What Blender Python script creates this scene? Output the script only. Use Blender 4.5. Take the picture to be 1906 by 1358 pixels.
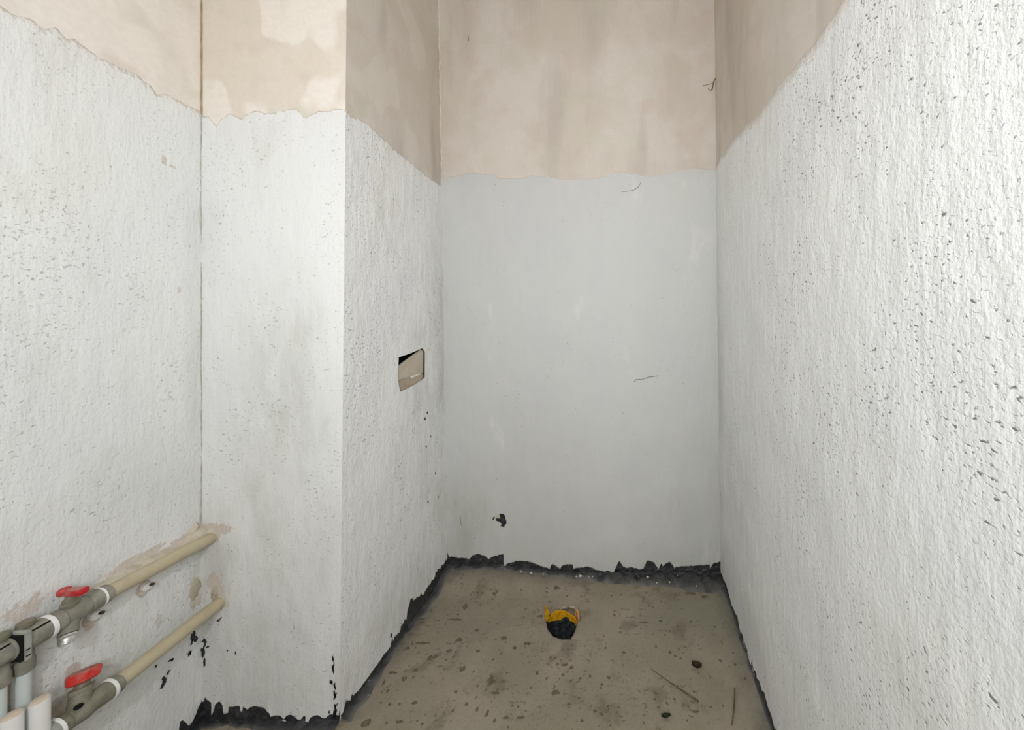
import bpy, bmesh, math, random
from mathutils import Vector, Matrix, noise

scene = bpy.context.scene
for _o in list(bpy.data.objects):
    bpy.data.objects.remove(_o)
COL = scene.collection

# ------------------------------------------------------------------ camera
cam_d = bpy.data.cameras.new('camera')
cam_d.sensor_fit = 'HORIZONTAL'
cam_d.sensor_width = 36.0
cam_d.lens = 640.0 / 1906.0 * 36.0          # ultra-wide phone lens
cam_d.shift_x = -212.0 / 1906.0             # keystone-corrected, off-centre crop
cam_d.shift_y = -129.0 / 1906.0
cam_d.clip_start = 0.02
cam = bpy.data.objects.new('camera', cam_d)
COL.objects.link(cam)
cam.location = (0, 0, 1.24)
cam.rotation_euler = (math.pi / 2, 0, 0)
scene.camera = cam

# ------------------------------------------------------------------ light
world = bpy.data.worlds.new('world')
scene.world = world
world.use_nodes = True
world.node_tree.nodes['Background'].inputs[0].default_value = (0.95, 0.98, 1.0, 1)
world.node_tree.nodes['Background'].inputs[1].default_value = 0.3

def lamp(name, kind, loc, power, col=(1, 1, 1), rot=(0, 0, 0), **kw):
    d = bpy.data.lights.new(name, kind)
    d.energy = power
    d.color = col
    for k, v in kw.items():
        setattr(d, k, v)
    o = bpy.data.objects.new(name, d)
    COL.objects.link(o)
    o.location = loc
    o.rotation_euler = rot
    return o

# added flash-like point light, moved sideways to balance the wall brightness
lamp('key_light', 'POINT', (-0.42, -0.15, 1.47), 16.5, (0.96, 0.975, 1.0), shadow_soft_size=0.03)
# added soft fill panel behind the camera, brightens the shaft side
lamp('fill_light', 'AREA', (0.30, -0.62, 1.55), 19, (0.96, 0.975, 1.0),
     rot=(math.radians(90), 0, 0), shape='RECTANGLE', size=0.9, size_y=0.4)

scene.view_settings.view_transform = 'Standard'
scene.view_settings.look = 'None'
scene.view_settings.gamma = 1.0
scene.view_settings.use_curve_mapping = False
scene.view_settings.exposure = 0.16

# ------------------------------------------------------------------ traced outlines in metres
# (u, height) along each wall, (x, y) on the floor
BACK_BOT = [(-0.815, 0.093), (-0.805, 0.128), (-0.798, 0.174), (-0.791, 0.104), (-0.784, 0.081), (-0.769, 0.083), (-0.761, 0.079), (-0.695, 0.073), (-0.679, 0.089), (-0.656, 0.094), (-0.625, 0.087), (-0.609, 0.073), (-0.586, 0.085), (-0.543, 0.094), (-0.54, 0.034), (-0.524, 0.051), (-0.485, 0.064), (-0.454, 0.063), (-0.415, 0.056), (-0.384, 0.044), (-0.341, 0.03), (-0.337, 0.027), (-0.333, 0.046), (-0.322, 0.05), (-0.298, 0.034), (-0.292, 0.027), (-0.287, 0.04), (-0.259, 0.05), (-0.236, 0.048), (-0.232, 0.03), (-0.182, 0.038), (-0.143, 0.033), (-0.127, 0.019), (-0.104, 0.02), (-0.073, 0.007), (-0.056, -0.008), (-0.053, 0.019), (-0.03, 0.065), (-0.01, 0.038), (-0.003, 0.033), (0.025, 0.036), (0.052, 0.023), (0.075, 0.007), (0.08, 0.034), (0.093, 0.064), (0.122, 0.059), (0.141, 0.034), (0.145, 0.027), (0.157, 0.054), (0.164, 0.042), (0.192, 0.062), (0.207, 0.046), (0.215, 0.027), (0.223, 0.038), (0.285, 0.041), (0.355, 0.046), (0.371, 0.051), (0.374, 0.03), (0.386, 0.05), (0.423, 0.065), (0.429, 0.112)]
BACK_LIP = [(-0.875, 1.574), (-0.828, 1.577), (-0.788, 1.577), (-0.715, 1.574), (-0.654, 1.563), (-0.595, 1.554), (-0.531, 1.529), (-0.482, 1.52), (-0.415, 1.529), (-0.346, 1.534), (-0.298, 1.529), (-0.249, 1.515), (-0.18, 1.513), (-0.071, 1.487), (0.012, 1.483), (0.073, 1.478), (0.125, 1.474), (0.199, 1.469), (0.248, 1.452), (0.306, 1.443), (0.377, 1.435)]
FRONT_BOT = [(-1.257, 0.029), (-1.234, 0.078), (-1.225, 0.059), (-1.219, 0.074), (-1.2, 0.057), (-1.199, 0.023), (-1.193, 0.04), (-1.191, 0.052), (-1.178, 0.063), (-1.168, 0.05), (-1.165, 0.025), (-1.153, 0.027), (-1.151, 0.046), (-1.119, 0.048), (-1.116, 0.031), (-1.112, 0.031), (-1.11, 0.044), (-1.097, 0.04), (-1.076, 0.046), (-1.055, 0.044), (-1.031, 0.029), (-1.028, 0.018), (-0.999, 0.008), (-0.974, -0.003), (-0.927, 0.001), (-0.897, -0.003), (-0.88, -0.012), (-0.858, -0.005), (-0.837, -0.001), (-0.831, 0.082)]
SIDE_BOT = [(1.005, 0.008), (1.014, 0.04), (1.039, 0.028), (1.066, 0.015), (1.122, -0.012), (1.147, -0.009), (1.14, 0.027), (1.185, 0.009), (1.206, 0.029), (1.204, 0.051), (1.256, 0.043), (1.271, 0.05), (1.291, 0.098), (1.336, 0.069), (1.379, 0.055), (1.426, 0.063), (1.466, 0.074), (1.508, 0.073)]
SIDE_LIP = [(-0.825, 1.001), (-0.813, 1.075), (-0.801, 1.116), (-0.812, 1.152), (-0.814, 1.214), (-0.823, 1.284), (-0.823, 1.355), (-0.82, 1.443), (-0.835, 1.526), (-0.831, 1.593)]
RIGHT_BOT = [(1.582, 0.076), (1.528, 0.02), (1.433, 0.031), (1.358, 0.016), (1.291, 0.034), (1.252, 0.004), (1.174, -0.021), (1.099, 0.014), (1.044, 0.006), (1.009, 0.019), (0.994, -0.0), (0.957, 0.031)]
RIGHT_LIP = [(0.392, 1.478), (0.403, 1.429), (0.417, 1.415), (0.42, 1.37), (0.429, 1.328), (0.416, 1.24), (0.418, 1.146), (0.427, 1.108), (0.419, 1.042), (0.425, 0.997)]
BACK_TOP = [(-0.831, 1.756), (-0.785, 1.765), (-0.713, 1.783), (-0.641, 1.783), (-0.578, 1.778), (-0.569, 1.762), (-0.487, 1.76), (-0.424, 1.769), (-0.334, 1.769), (-0.262, 1.756), (-0.171, 1.76), (-0.072, 1.769), (-0.054, 1.796), (0.009, 1.787), (0.1, 1.769), (0.19, 1.787), (0.262, 1.801), (0.325, 1.805), (0.393, 1.805), (0.405, 1.787)]
FRONT_TOP = [(-1.233, 1.764), (-1.214, 1.761), (-1.19, 1.731), (-1.176, 1.753), (-1.149, 1.769), (-1.117, 1.753), (-1.09, 1.769), (-1.036, 1.775), (-0.955, 1.777), (-0.933, 1.759), (-0.89, 1.775), (-0.841, 1.783), (-0.825, 1.772), (-0.811, 1.767)]
LEFT_TOP = [(0.678, 1.813), (0.69, 1.803), (0.716, 1.813), (0.73, 1.804), (0.744, 1.817), (0.757, 1.802), (0.769, 1.812), (0.783, 1.807), (0.802, 1.799), (0.825, 1.797), (0.843, 1.796), (0.869, 1.794), (0.889, 1.785), (0.903, 1.772), (0.925, 1.782), (0.945, 1.776), (0.981, 1.778), (1.001, 1.767)]
SIDE_TOP = [(1.009, 1.777), (1.04, 1.778), (1.117, 1.778), (1.165, 1.767), (1.217, 1.754), (1.274, 1.748), (1.337, 1.742), (1.406, 1.734), (1.498, 1.727)]
RIGHT_TOP = [(1.583, 1.845), (1.43, 1.827), (1.304, 1.828), (1.179, 1.819), (1.06, 1.797), (0.964, 1.802), (0.905, 1.804), (0.852, 1.796), (0.797, 1.801), (0.749, 1.793), (0.706, 1.802), (0.68, 1.793), (0.656, 1.803)]
SPOTS = [(-0.543, 1.141, 0.0123, 0.0085), (-0.433, 1.102, 0.0148, 0.0115), (-0.435, 1.115, 0.0075, 0.004), (-0.22, 1.074, 0.0126, 0.0056), (-0.641, 1.373, 0.0102, 0.0128), (-0.602, 1.239, 0.0125, 0.0075), (-0.444, 1.246, 0.0117, 0.0063), (-0.349, 1.226, 0.0165, 0.0065), (-0.392, 1.21, 0.009, 0.004), (-0.617, 1.2, 0.0089, 0.0055), (-0.769, 1.21, 0.0098, 0.0071), (-0.668, 1.176, 0.0119, 0.009), (-0.652, 1.183, 0.0072, 0.0053), (-0.207, 1.155, 0.0101, 0.0043), (-0.181, 1.146, 0.0085, 0.0057), (-0.206, 1.124, 0.006, 0.0027), (-0.148, 1.113, 0.0052, 0.0034), (-0.117, 1.121, 0.0045, 0.0041), (-0.056, 1.117, 0.0068, 0.0041), (-0.093, 1.026, 0.0069, 0.0034), (-0.072, 1.019, 0.0055, 0.0039), (-0.447, 1.031, 0.0042, 0.0072), (-0.353, 1.01, 0.0102, 0.0022), (-0.309, 1.01, 0.0119, 0.0028), (-0.659, 1.0, 0.0101, 0.0038), (-0.755, 0.998, 0.0134, 0.0108), (-0.484, 1.043, 0.0056, 0.0047), (-0.643, 1.046, 0.0084, 0.0047), (-0.408, 1.073, 0.0144, 0.0037), (-0.294, 1.456, 0.0127, 0.0115), (-0.553, 1.275, 0.0086, 0.0044), (0.153, 1.195, 0.0064, 0.0039), (0.322, 1.168, 0.0055, 0.0044), (-0.293, 1.131, 0.0038, 0.0042), (-0.172, 1.043, 0.0056, 0.0029), (-0.128, 1.003, 0.0047, 0.0027), (-0.788, 1.26, 0.0102, 0.0043), (-0.788, 1.317, 0.0177, 0.0028), (-0.655, 1.317, 0.0266, 0.0038), (-0.727, 1.229, 0.0248, 0.0033), (-0.516, 1.199, 0.0064, 0.0039), (-0.331, 1.33, 0.0116, 0.0058), (-0.258, 1.179, 0.0048, 0.003), (-0.008, 1.195, 0.0056, 0.0039), (0.269, 1.431, 0.0241, 0.0078), (0.323, 1.415, 0.019, 0.0065), (0.07, 1.305, 0.0175, 0.0028), (-0.546, 1.426, 0.0096, 0.0044), (-0.718, 1.526, 0.0154, 0.0038), (-0.035, 1.489, 0.01, 0.0084), (-0.413, 1.022, 0.0048, 0.0085), (-0.384, 1.003, 0.0034, 0.0049), (0.207, 1.025, 0.0103, 0.0017), (0.149, 1.058, 0.005, 0.0018), (0.106, 1.214, 0.0049, 0.0032), (-0.769, 1.132, 0.0152, 0.0028), (-0.777, 1.105, 0.0037, 0.0099), (-0.748, 1.079, 0.0051, 0.0063), (-0.718, 1.112, 0.0075, 0.0067), (-0.697, 1.139, 0.0061, 0.007)]
FLOOR_SPOTS = SPOTS
random.seed(7)
YB = 1.53           # back wall
YF = 1.00           # front of the shaft
XL = -1.234         # left wall
ROOM_Y = -1.40
CEIL = 2.75

# ------------------------------------------------------------------ helpers
def tag(o, label=None, cat=None, group=None, kind=None):
    if label: o['label'] = label
    if cat: o['category'] = cat
    if group: o['group'] = group
    if kind: o['kind'] = kind
    return o

def link(name, me, mat, parent=None):
    o = bpy.data.objects.new(name, me)
    COL.objects.link(o)
    if mat: me.materials.append(mat)
    if parent: o.parent = parent
    return o

def pyobj(name, verts, faces, mat, parent=None, smooth=True):
    me = bpy.data.meshes.new(name)
    me.from_pydata([tuple(v) for v in verts], [], faces)
    me.update()
    if smooth:
        me.polygons.foreach_set('use_smooth', [True] * len(me.polygons))
    return link(name, me, mat, parent)

def bmobj(name, bm, mat, parent=None, smooth=True, sharp=35):
    bmesh.ops.recalc_face_normals(bm, faces=bm.faces[:])
    me = bpy.data.meshes.new(name)
    bm.to_mesh(me)
    bm.free()
    if smooth:
        me.polygons.foreach_set('use_smooth', [True] * len(me.polygons))
        me.set_sharp_from_angle(angle=math.radians(sharp))
    return link(name, me, mat, parent)

def empty(name, loc):
    o = bpy.data.objects.new(name, None)
    COL.objects.link(o)
    o.location = loc
    o.empty_display_size = 0.05
    return o

def nz(x, y, z, s=1.0):
    return noise.noise(Vector((x * s, y * s, z * s)))

def frame_of(axis):
    a = Vector(axis).normalized()
    t = Vector((0, 0, 1)) if abs(a.z) < 0.9 else Vector((1, 0, 0))
    u = a.cross(t).normalized()
    return a, u, a.cross(u)

def add_lathe(bm, p0, p1, prof, segs=24, lobes=0, amp=0.0):
    """prof: list of (t along p0->p1 in metres, radius)"""
    p0 = Vector(p0); p1 = Vector(p1)
    a, u, v = frame_of(p1 - p0)
    rings = []
    for t, r in prof:
        c = p0 + a * t
        if r <= 1e-6:
            rings.append([bm.verts.new(c)])
            continue
        ring = []
        for k in range(segs):
            th = 2 * math.pi * k / segs
            rr = r * (1 + amp * math.cos(lobes * th)) if lobes else r
            ring.append(bm.verts.new(c + (u * math.cos(th) + v * math.sin(th)) * rr))
        rings.append(ring)
    for A, B in zip(rings, rings[1:]):
        if len(A) == 1 and len(B) == 1: continue
        for k in range(segs):
            k2 = (k + 1) % segs
            if len(A) == 1: bm.faces.new((A[0], B[k2], B[k]))
            elif len(B) == 1: bm.faces.new((A[k], A[k2], B[0]))
            else: bm.faces.new((A[k], A[k2], B[k2], B[k]))
    if len(rings[0]) > 1: bm.faces.new(rings[0])
    if len(rings[-1]) > 1: bm.faces.new(rings[-1][::-1])

def lathe(name, p0, p1, prof, mat, parent=None, segs=24, lobes=0, amp=0.0, sharp=35):
    off = parent.matrix_world.translation if False else Vector((0, 0, 0))
    bm = bmesh.new()
    add_lathe(bm, p0, p1, prof, segs, lobes, amp)
    return bmobj(name, bm, mat, parent, sharp=sharp)

def tube_path(bm, pts, r, segs=10):
    pts = [Vector(p) for p in pts]
    rr = r if isinstance(r, (list, tuple)) else [r] * len(pts)
    prev = None
    rings = []
    for i, p in enumerate(pts):
        d = (pts[min(i + 1, len(pts) - 1)] - pts[max(i - 1, 0)]).normalized()
        if prev is None:
            _, u, v = frame_of(d)
        else:
            u = (prev - d * prev.dot(d)).normalized(); v = d.cross(u)
        prev = u
        rings.append([bm.verts.new(p + (u * math.cos(2*math.pi*k/segs) + v * math.sin(2*math.pi*k/segs)) * rr[i]) for k in range(segs)])
    for A, B in zip(rings, rings[1:]):
        for k in range(segs):
            bm.faces.new((A[k], A[(k+1) % segs], B[(k+1) % segs], B[k]))
    bm.faces.new(rings[0]); bm.faces.new(rings[-1][::-1])

def add_box(bm, c, s, bevel=0.0, rot=None):
    r = bmesh.ops.create_cube(bm, size=1.0)
    vs = r['verts']
    M = Matrix.Translation(Vector(c)) @ (rot.to_4x4() if rot else Matrix.Identity(4)) @ Matrix.Diagonal((s[0], s[1], s[2], 1))
    bmesh.ops.transform(bm, matrix=M, verts=vs)
    if bevel:
        es = list({e for v in vs for e in v.link_edges})
        bmesh.ops.bevel(bm, geom=es, offset=bevel, segments=2, affect='EDGES', profile=0.6)

def interp(pts, u):
    if u <= pts[0][0]: return pts[0][1]
    for (a, b), (c, d) in zip(pts, pts[1:]):
        if u <= c:
            t = (u - a) / (c - a) if c > a else 1.0
            return b + (d - b) * t
    return pts[-1][1]

def inside(p, poly):
    x, y = p; c = False; n = len(poly)
    for i in range(n):
        x1, y1 = poly[i]; x2, y2 = poly[(i + 1) % n]
        if (y1 > y) != (y2 > y) and x < (x2 - x1) * (y - y1) / (y2 - y1) + x1: c = not c
    return c

def nearest_on(p, poly):
    best = None; P = Vector(p)
    for i in range(len(poly)):
        a = Vector(poly[i]); b = Vector(poly[(i + 1) % len(poly)])
        d = b - a
        t = max(0, min(1, (P - a).dot(d) / max(d.length_squared, 1e-12)))
        q = a + d * t
        if best is None or (q - P).length < best[0]: best = ((q - P).length, q)
    return best[1]

# ------------------------------------------------------------------ materials
class NT:
    def __init__(self, name):
        self.m = bpy.data.materials.new(name)
        self.m.use_nodes = True
        self.t = self.m.node_tree
        self.b = self.t.nodes['Principled BSDF']
        self.tc = self.t.nodes.new('ShaderNodeTexCoord')
    def n(self, typ, **kw):
        nd = self.t.nodes.new(typ)
        for k, v in kw.items(): setattr(nd, k, v)
        return nd
    def l(self, a, b): self.t.links.new(a, b)
    def vec(self, sc=(1, 1, 1), rot=(0, 0, 0), loc=(0, 0, 0)):
        mp = self.n('ShaderNodeMapping')
        mp.inputs['Scale'].default_value = sc
        mp.inputs['Rotation'].default_value = rot
        mp.inputs['Location'].default_value = loc
        self.l(self.tc.outputs['Object'], mp.inputs['Vector'])
        return mp.outputs[0]
    def noise(self, scale, detail=2, rough=0.5, v=None, dist=0.0):
        nd = self.n('ShaderNodeTexNoise')
        nd.inputs['Scale'].default_value = scale
        nd.inputs['Detail'].default_value = detail
        nd.inputs['Roughness'].default_value = rough
        nd.inputs['Distortion'].default_value = dist
        self.l(v if v is not None else self.tc.outputs['Object'], nd.inputs['Vector'])
        return nd.outputs['Fac']
    def rng(self, x, a, b, c=0.0, d=1.0, smooth=True):
        nd = self.n('ShaderNodeMapRange')
        if smooth: nd.interpolation_type = 'SMOOTHSTEP'
        for i, q in enumerate((a, b, c, d)): nd.inputs[i + 1].default_value = q
        self.l(x, nd.inputs[0])
        return nd.outputs[0]
    def math(self, op, a, b=None):
        nd = self.n('ShaderNodeMath', operation=op)
        for i, q in enumerate((a, b)):
            if q is None: continue
            if isinstance(q, (int, float)): nd.inputs[i].default_value = q
            else: self.l(q, nd.inputs[i])
        return nd.outputs[0]
    def mix(self, f, a, b):
        nd = self.n('ShaderNodeMix', data_type='RGBA')
        if isinstance(f, (int, float)): nd.inputs[0].default_value = f
        else: self.l(f, nd.inputs[0])
        for s, q in ((nd.inputs[6], a), (nd.inputs[7], b)):
            if isinstance(q, tuple): s.default_value = (q[0], q[1], q[2], 1)
            else: self.l(q, s)
        return nd.outputs[2]
    def attr(self, name):
        nd = self.n('ShaderNodeAttribute'); nd.attribute_name = name
        return nd.outputs['Fac']
    def bump(self, h, strength, dist):
        nd = self.n('ShaderNodeBump')
        nd.inputs['Strength'].default_value = strength
        nd.inputs['Distance'].default_value = dist
        self.l(h, nd.inputs['Height'])
        self.l(nd.outputs[0], self.b.inputs['Normal'])
    def out(self, col, rough=0.85, spec=0.3, metal=0.0):
        if isinstance(col, tuple): self.b.inputs['Base Color'].default_value = (col[0], col[1], col[2], 1)
        else: self.l(col, self.b.inputs['Base Color'])
        if isinstance(rough, (int, float)): self.b.inputs['Roughness'].default_value = rough
        else: self.l(rough, self.b.inputs['Roughness'])
        self.b.inputs['Specular IOR Level'].default_value = spec
        self.b.inputs['Metallic'].default_value = metal
        return self.m

BEIGE_A = (0.60, 0.535, 0.465); BEIGE_B = (0.66, 0.61, 0.55); BEIGE_C = (0.49, 0.44, 0.39)

def beige_nodes(T, seed=0.0, blotch=0.5, streak=0.5, pale=0.0, pcol=(.80, .735, .655), pthr=.53):
    v = T.vec(loc=(seed, seed * 1.7, seed * .6))
    big = T.noise(3.2, 4, 0.6, v, 0.3)
    patch = T.noise(5.5, 2, 0.45, T.vec((1, 1, .7), loc=(seed + 3, 1, 2)), .5)
    st = T.noise(7.0, 4, 0.55, T.vec((1, 1, .16), loc=(seed, 5, 1)))
    fine = T.noise(70, 4, 0.6)
    c = T.mix(T.rng(big, .38, .62), BEIGE_A, BEIGE_B)
    if pale: c = T.mix(pale, c, pcol)
    c = T.mix(T.math('MULTIPLY', T.rng(patch, pthr, pthr + .045), blotch), c, (0.87, 0.825, 0.755) if pale else (.74, .69, .62))
    c = T.mix(T.math('MULTIPLY', T.rng(st, .5, .68), streak), c, BEIGE_C)
    tint = T.noise(7, 2, .5, T.vec(loc=(9 + seed, 2, 4)))
    c = T.mix(T.rng(tint, .55, .75, 0, .45), c, (0.62, 0.50, 0.44))
    c = T.mix(T.rng(tint, .45, .27, 0, .5), c, (0.60, 0.58, 0.48))
    c = T.mix(T.rng(fine, .3, .75, 0, .12), c, (0.45, 0.4, 0.33))
    return c, st, fine

def mat_beige(name, seed=0.0, blotch=.5, streak=.5, pale=0.0, **kw):
    T = NT(name)
    c, st, fine = beige_nodes(T, seed, blotch, streak, pale, **kw)
    T.bump(T.math('ADD', st, T.math('MULTIPLY', fine, .35)), .35, .004)
    return T.out(c, .9, .2)

def mat_coat(name, pit=.5, comb=.5, lump=.5, tint=(0.80, 0.81, 0.795), pit_dark=(.15, .15, .14), pit_amt=.9,
             seed=0.0, pit_scale=125, grime_tone=.4, near_pits=None, bdist=.003, soft_edge=False):
    T = NT(name)
    v1 = T.vec((1, 1, .22), loc=(seed, seed, seed))
    combn = T.noise(190, 2, .5, v1)
    comb2 = T.noise(75, 2, .5, T.vec((1, 1, .12), loc=(seed, 0, 3)))
    lumpn = T.noise(120, 3, .6, T.vec((1, 1, .8), loc=(seed, 2, seed)))
    wide = T.noise(14, 3, .55)
    cl = T.noise(9, 3, .6, T.vec((1, 1, .45), loc=(seed, 4, 1)))
    pn = T.noise(pit_scale, 1.2, .5, T.vec((1, 1, 1.5), loc=(seed, 1, 7)), .35)
    thr = T.rng(cl, .30, .72, .85 - .05 * pit, .725 - .05 * pit)
    if near_pits:                      # coarser trowel marks towards the doorway
        sep = T.n('ShaderNodeSeparateXYZ'); T.l(T.tc.outputs['Object'], sep.inputs[0])
        thr = T.math('ADD', thr, T.rng(sep.outputs[1], near_pits[0], near_pits[1], 0, near_pits[2], False))
    dlt = T.math('SUBTRACT', pn, thr)
    pits = T.rng(dlt, 0.0, .04)
    soft = T.rng(dlt, -.10, .03)
    mott = T.noise(4.2, 4, .6, T.vec((1, 1, .5), loc=(seed, 8, seed)))
    m2 = T.noise(11, 4, .65, T.vec((1, 1, .35), loc=(4, seed, 2)))
    c = T.mix(T.rng(mott, .42, .66, 0, .5), tint, tuple(q * .925 for q in tint[:2]) + (tint[2] * .955,))
    c = T.mix(T.rng(m2, .55, .74, 0, grime_tone), c, (.60, .60, .54))
    c = T.mix(T.rng(mott, .40, .28, 0, .55), c, (.76, .755, .69))
    c = T.mix(T.math('MULTIPLY', T.attr('grime_tone'), T.rng(m2, .3, .65, .15, .8)), c, (.46, .46, .40))  # attribute mixes real grime with painted corner darkening
    c = T.mix(T.math('MULTIPLY', pits, pit_amt), c, pit_dark)  # dark substrate colour, also standing in for shade inside the pits
    bc, st, fine = beige_nodes(T, seed, .2, .2)
    bare = T.rng(T.math('ADD', T.attr('thin'), T.math('MULTIPLY', T.math('SUBTRACT', lumpn, .5), .9 if not soft_edge else .5)), .42 if not soft_edge else .15, .62)
    c = T.mix(bare, c, bc)
    h = T.math('ADD', T.math('MULTIPLY', combn, comb), T.math('MULTIPLY', lumpn, lump))
    h = T.math('ADD', h, T.math('MULTIPLY', comb2, comb * 1.2))
    h = T.math('ADD', h, T.math('MULTIPLY', wide, .9))
    h = T.math('SUBTRACT', h, T.math('MULTIPLY', soft, .55 * min(1, pit + .3)))
    T.bump(h, .75, bdist)
    return T.out(c, .82, .3)

def mat_simple(name, col, rough=.5, spec=.4, metal=0.0, var=None, vs=40, bump=0.0, bs=80):
    T = NT(name)
    c = col
    if var:
        c = T.mix(T.rng(T.noise(vs, 4, .6), .42, .66), col, var)
    if bump:
        T.bump(T.noise(bs, 3, .6), bump, .002)
    return T.out(c, rough, spec, metal)

M_BEIGE = mat_beige('bare_plaster', 1.3, .12, .6)  # kept darker than left and shaft-front plaster, painting in the light falloff
M_BEIGE_W = mat_beige('bare_plaster_right', 2.2, .2, .7)
M_BEIGE_L = mat_beige('bare_plaster_left', 7.1, .5, .15, .95, pcol=(.86, .81, .745), pthr=.50)
M_BEIGE_F = mat_beige('bare_plaster_shaft', 4.4, .9, .25, .65, pcol=(.84, .76, .66), pthr=.46)
M_BEIGE_S = mat_beige('bare_plaster_shaft_side', 3.1, .25, .7, .3)
M_COAT_B = mat_coat('coat_back', .25, .35, .30, seed=1.0, grime_tone=.35, tint=(.592, .598, .582), pit_amt=.6, bdist=.0022)  # greyer tint puts the light falloff at the back into the coat
M_COAT_F = mat_coat('coat_shaft_front', .75, .45, .5, seed=2.0, grime_tone=.35, pit_amt=.5, bdist=.0026)
M_COAT_S = mat_coat('coat_shaft_side', 1.2, .5, .8, seed=3.0, tint=(.86, .865, .85), grime_tone=.3, pit_amt=.7)  # lighter tint makes up in colour for weak light on this face
M_COAT_L = mat_coat('coat_left', .8, .5, .8, seed=4.0, grime_tone=.2, pit_amt=.42, pit_dark=(.28, .28, .26))
M_COAT_R = mat_coat('coat_right', 1.5, .45, 1.1, seed=5.0, grime_tone=.2, near_pits=(.45, 1.45, .04), bdist=.0026, soft_edge=True)

def mat_membrane():
    T = NT('black_membrane')
    n1 = T.noise(45, 4, .65); n2 = T.noise(140, 3, .6); n3 = T.noise(16, 3, .6)
    c = T.mix(T.rng(n1, .45, .7), (.018, .019, .022), (.055, .057, .062))
    c = T.mix(T.math('MULTIPLY', T.attr('dust'), T.rng(n3, .3, .6, .35, 1)), c, (.19, .185, .165))
    c = T.mix(T.rng(n2, .70, .74, 0, .8), c, (.5, .48, .42))
    T.bump(n1, .6, .006)
    return T.out(c, T.rng(n2, .3, .7, .38, .75), .35)
M_MEM = mat_membrane()

def mat_floor():
    T = NT('cement_screed')
    a = T.noise(3.5, 4, .6, None, .5); b = T.noise(8, 4, .65, T.vec(loc=(5, 1, 0))); f = T.noise(120, 4, .7)
    sp = T.noise(60, 2, .5, T.vec((1, 1.5, 1))); g = T.noise(2.2, 3, .55, T.vec(loc=(2, 7, 0)))
    c = T.mix(T.rng(a, .36, .64), (.262, .230, .165), (.325, .276, .214))
    c = T.mix(T.rng(g, .46, .66, 0, .75), c, (.235, .225, .165))
    c = T.mix(T.rng(b, .53, .70, 0, .75), c, (.160, .138, .096))
    c = T.mix(T.rng(b, .42, .27, 0, .5), c, (.32, .29, .235))
    c = T.mix(T.rng(f, .45, .75, 0, .35), c, (.15, .13, .10))
    spk = T.math('MULTIPLY', T.rng(sp, .60, .68), T.rng(b, .40, .58))
    c = T.mix(T.math('MULTIPLY', spk, .55), c, (.085, .068, .045))
    c = T.mix(T.math('MULTIPLY', T.attr('edge_dark'), T.rng(b, .3, .65, .3, 1)), c, (.105, .105, .095))
    h = T.math('ADD', T.math('MULTIPLY', a, 1.0), T.math('MULTIPLY', f, .25))
    T.bump(T.math('SUBTRACT', h, T.math('MULTIPLY', spk, .2)), .55, .006)
    return T.out(c, .85, .25)
M_FLOOR = mat_floor()
M_MUD = mat_simple('dried_mud', (.125, .10, .068), .9, .15, var=(.19, .16, .115), vs=160, bump=.4)
M_MORTAR = mat_simple('grey_mortar', (.50, .45, .36), .9, .2, var=(.38, .35, .27), vs=55, bump=.6)
M_MORTAR_PALE = mat_simple('pale_mortar', (.60, .54, .45), .9, .2, var=(.50, .45, .36), vs=60, bump=.5)
M_PPR = mat_simple('cream_pipe', (.52, .455, .31), .42, .4, var=(.47, .40, .27), vs=22)
M_GREY = mat_simple('dusty_grey_plastic', (.21, .205, .165), .55, .4, var=(.30, .285, .235), vs=35)
M_OLIVE = mat_simple('olive_grey_plastic', (.17, .16, .11), .5, .4, var=(.25, .235, .18), vs=40)
M_CLAMP = mat_simple('grey_green_clamp', (.36, .37, .33), .5, .4, var=(.27, .28, .24), vs=50)
M_DARK = mat_simple('dark_gap', (.012, .013, .012), .8, .1)  # near-black stands in for shade inside gaps, slots and the cavity
M_TAPE = mat_simple('white_tape', (.82, .82, .80), .45, .4)
M_RED = mat_simple('red_plastic', (.50, .012, .018), .38, .5, var=(.52, .10, .09), vs=55)
M_RED2 = mat_simple('orange_red_plastic', (.62, .028, .018), .38, .5, var=(.58, .11, .085), vs=60)
M_DUSTRED = mat_simple('dusty_red', (.46, .24, .20), .8, .2, var=(.52, .10, .08), vs=70)
M_WHITEPIPE = mat_simple('bluish_white_pipe', (.60, .66, .64), .35, .45)
M_CAP = mat_simple('white_plastic_cap', (.83, .82, .80), .4, .4)
M_CAPTOP = mat_simple('dusty_cap_top', (.66, .56, .46), .75, .25, var=(.58, .48, .38), vs=60)
M_STEEL = mat_simple('dusty_steel', (.70, .69, .65), .35, .5, 0.8)
M_RUST = mat_simple('rusty_iron', (.14, .085, .045), .8, .2, var=(.05, .035, .02), vs=150)
M_YELLOW = mat_simple('yellow_plastic', (.66, .33, .008), .45, .35, var=(.42, .20, .01), vs=60)
M_FILM = mat_simple('torn_white_film', (.38, .31, .23), .6, .3, var=(.62, .56, .50), vs=45)
M_PIT = mat_simple('black_bitumen', (.012, .014, .016), .5, .35, var=(.05, .055, .06), vs=90, bump=.9, bs=70)
M_STRAW = mat_simple('dry_stalk', (.105, .075, .04), .8, .2, var=(.17, .13, .07), vs=70)
M_LEAF = mat_simple('dry_brown_leaf', (.10, .06, .03), .75, .2, var=(.055, .035, .02), vs=120)
M_GLEAF = mat_simple('dark_green_leaf', (.045, .055, .028), .7, .2, var=(.08, .065, .03), vs=120)
M_BOXPLATE = mat_simple('beige_plate', (.58, .51, .41), .7, .25, var=(.52, .45, .36), vs=25)
M_BOXLOW = mat_simple('brown_beige_mortar', (.44, .37, .28), .85, .2, var=(.38, .31, .23), vs=40, bump=.3)
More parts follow.
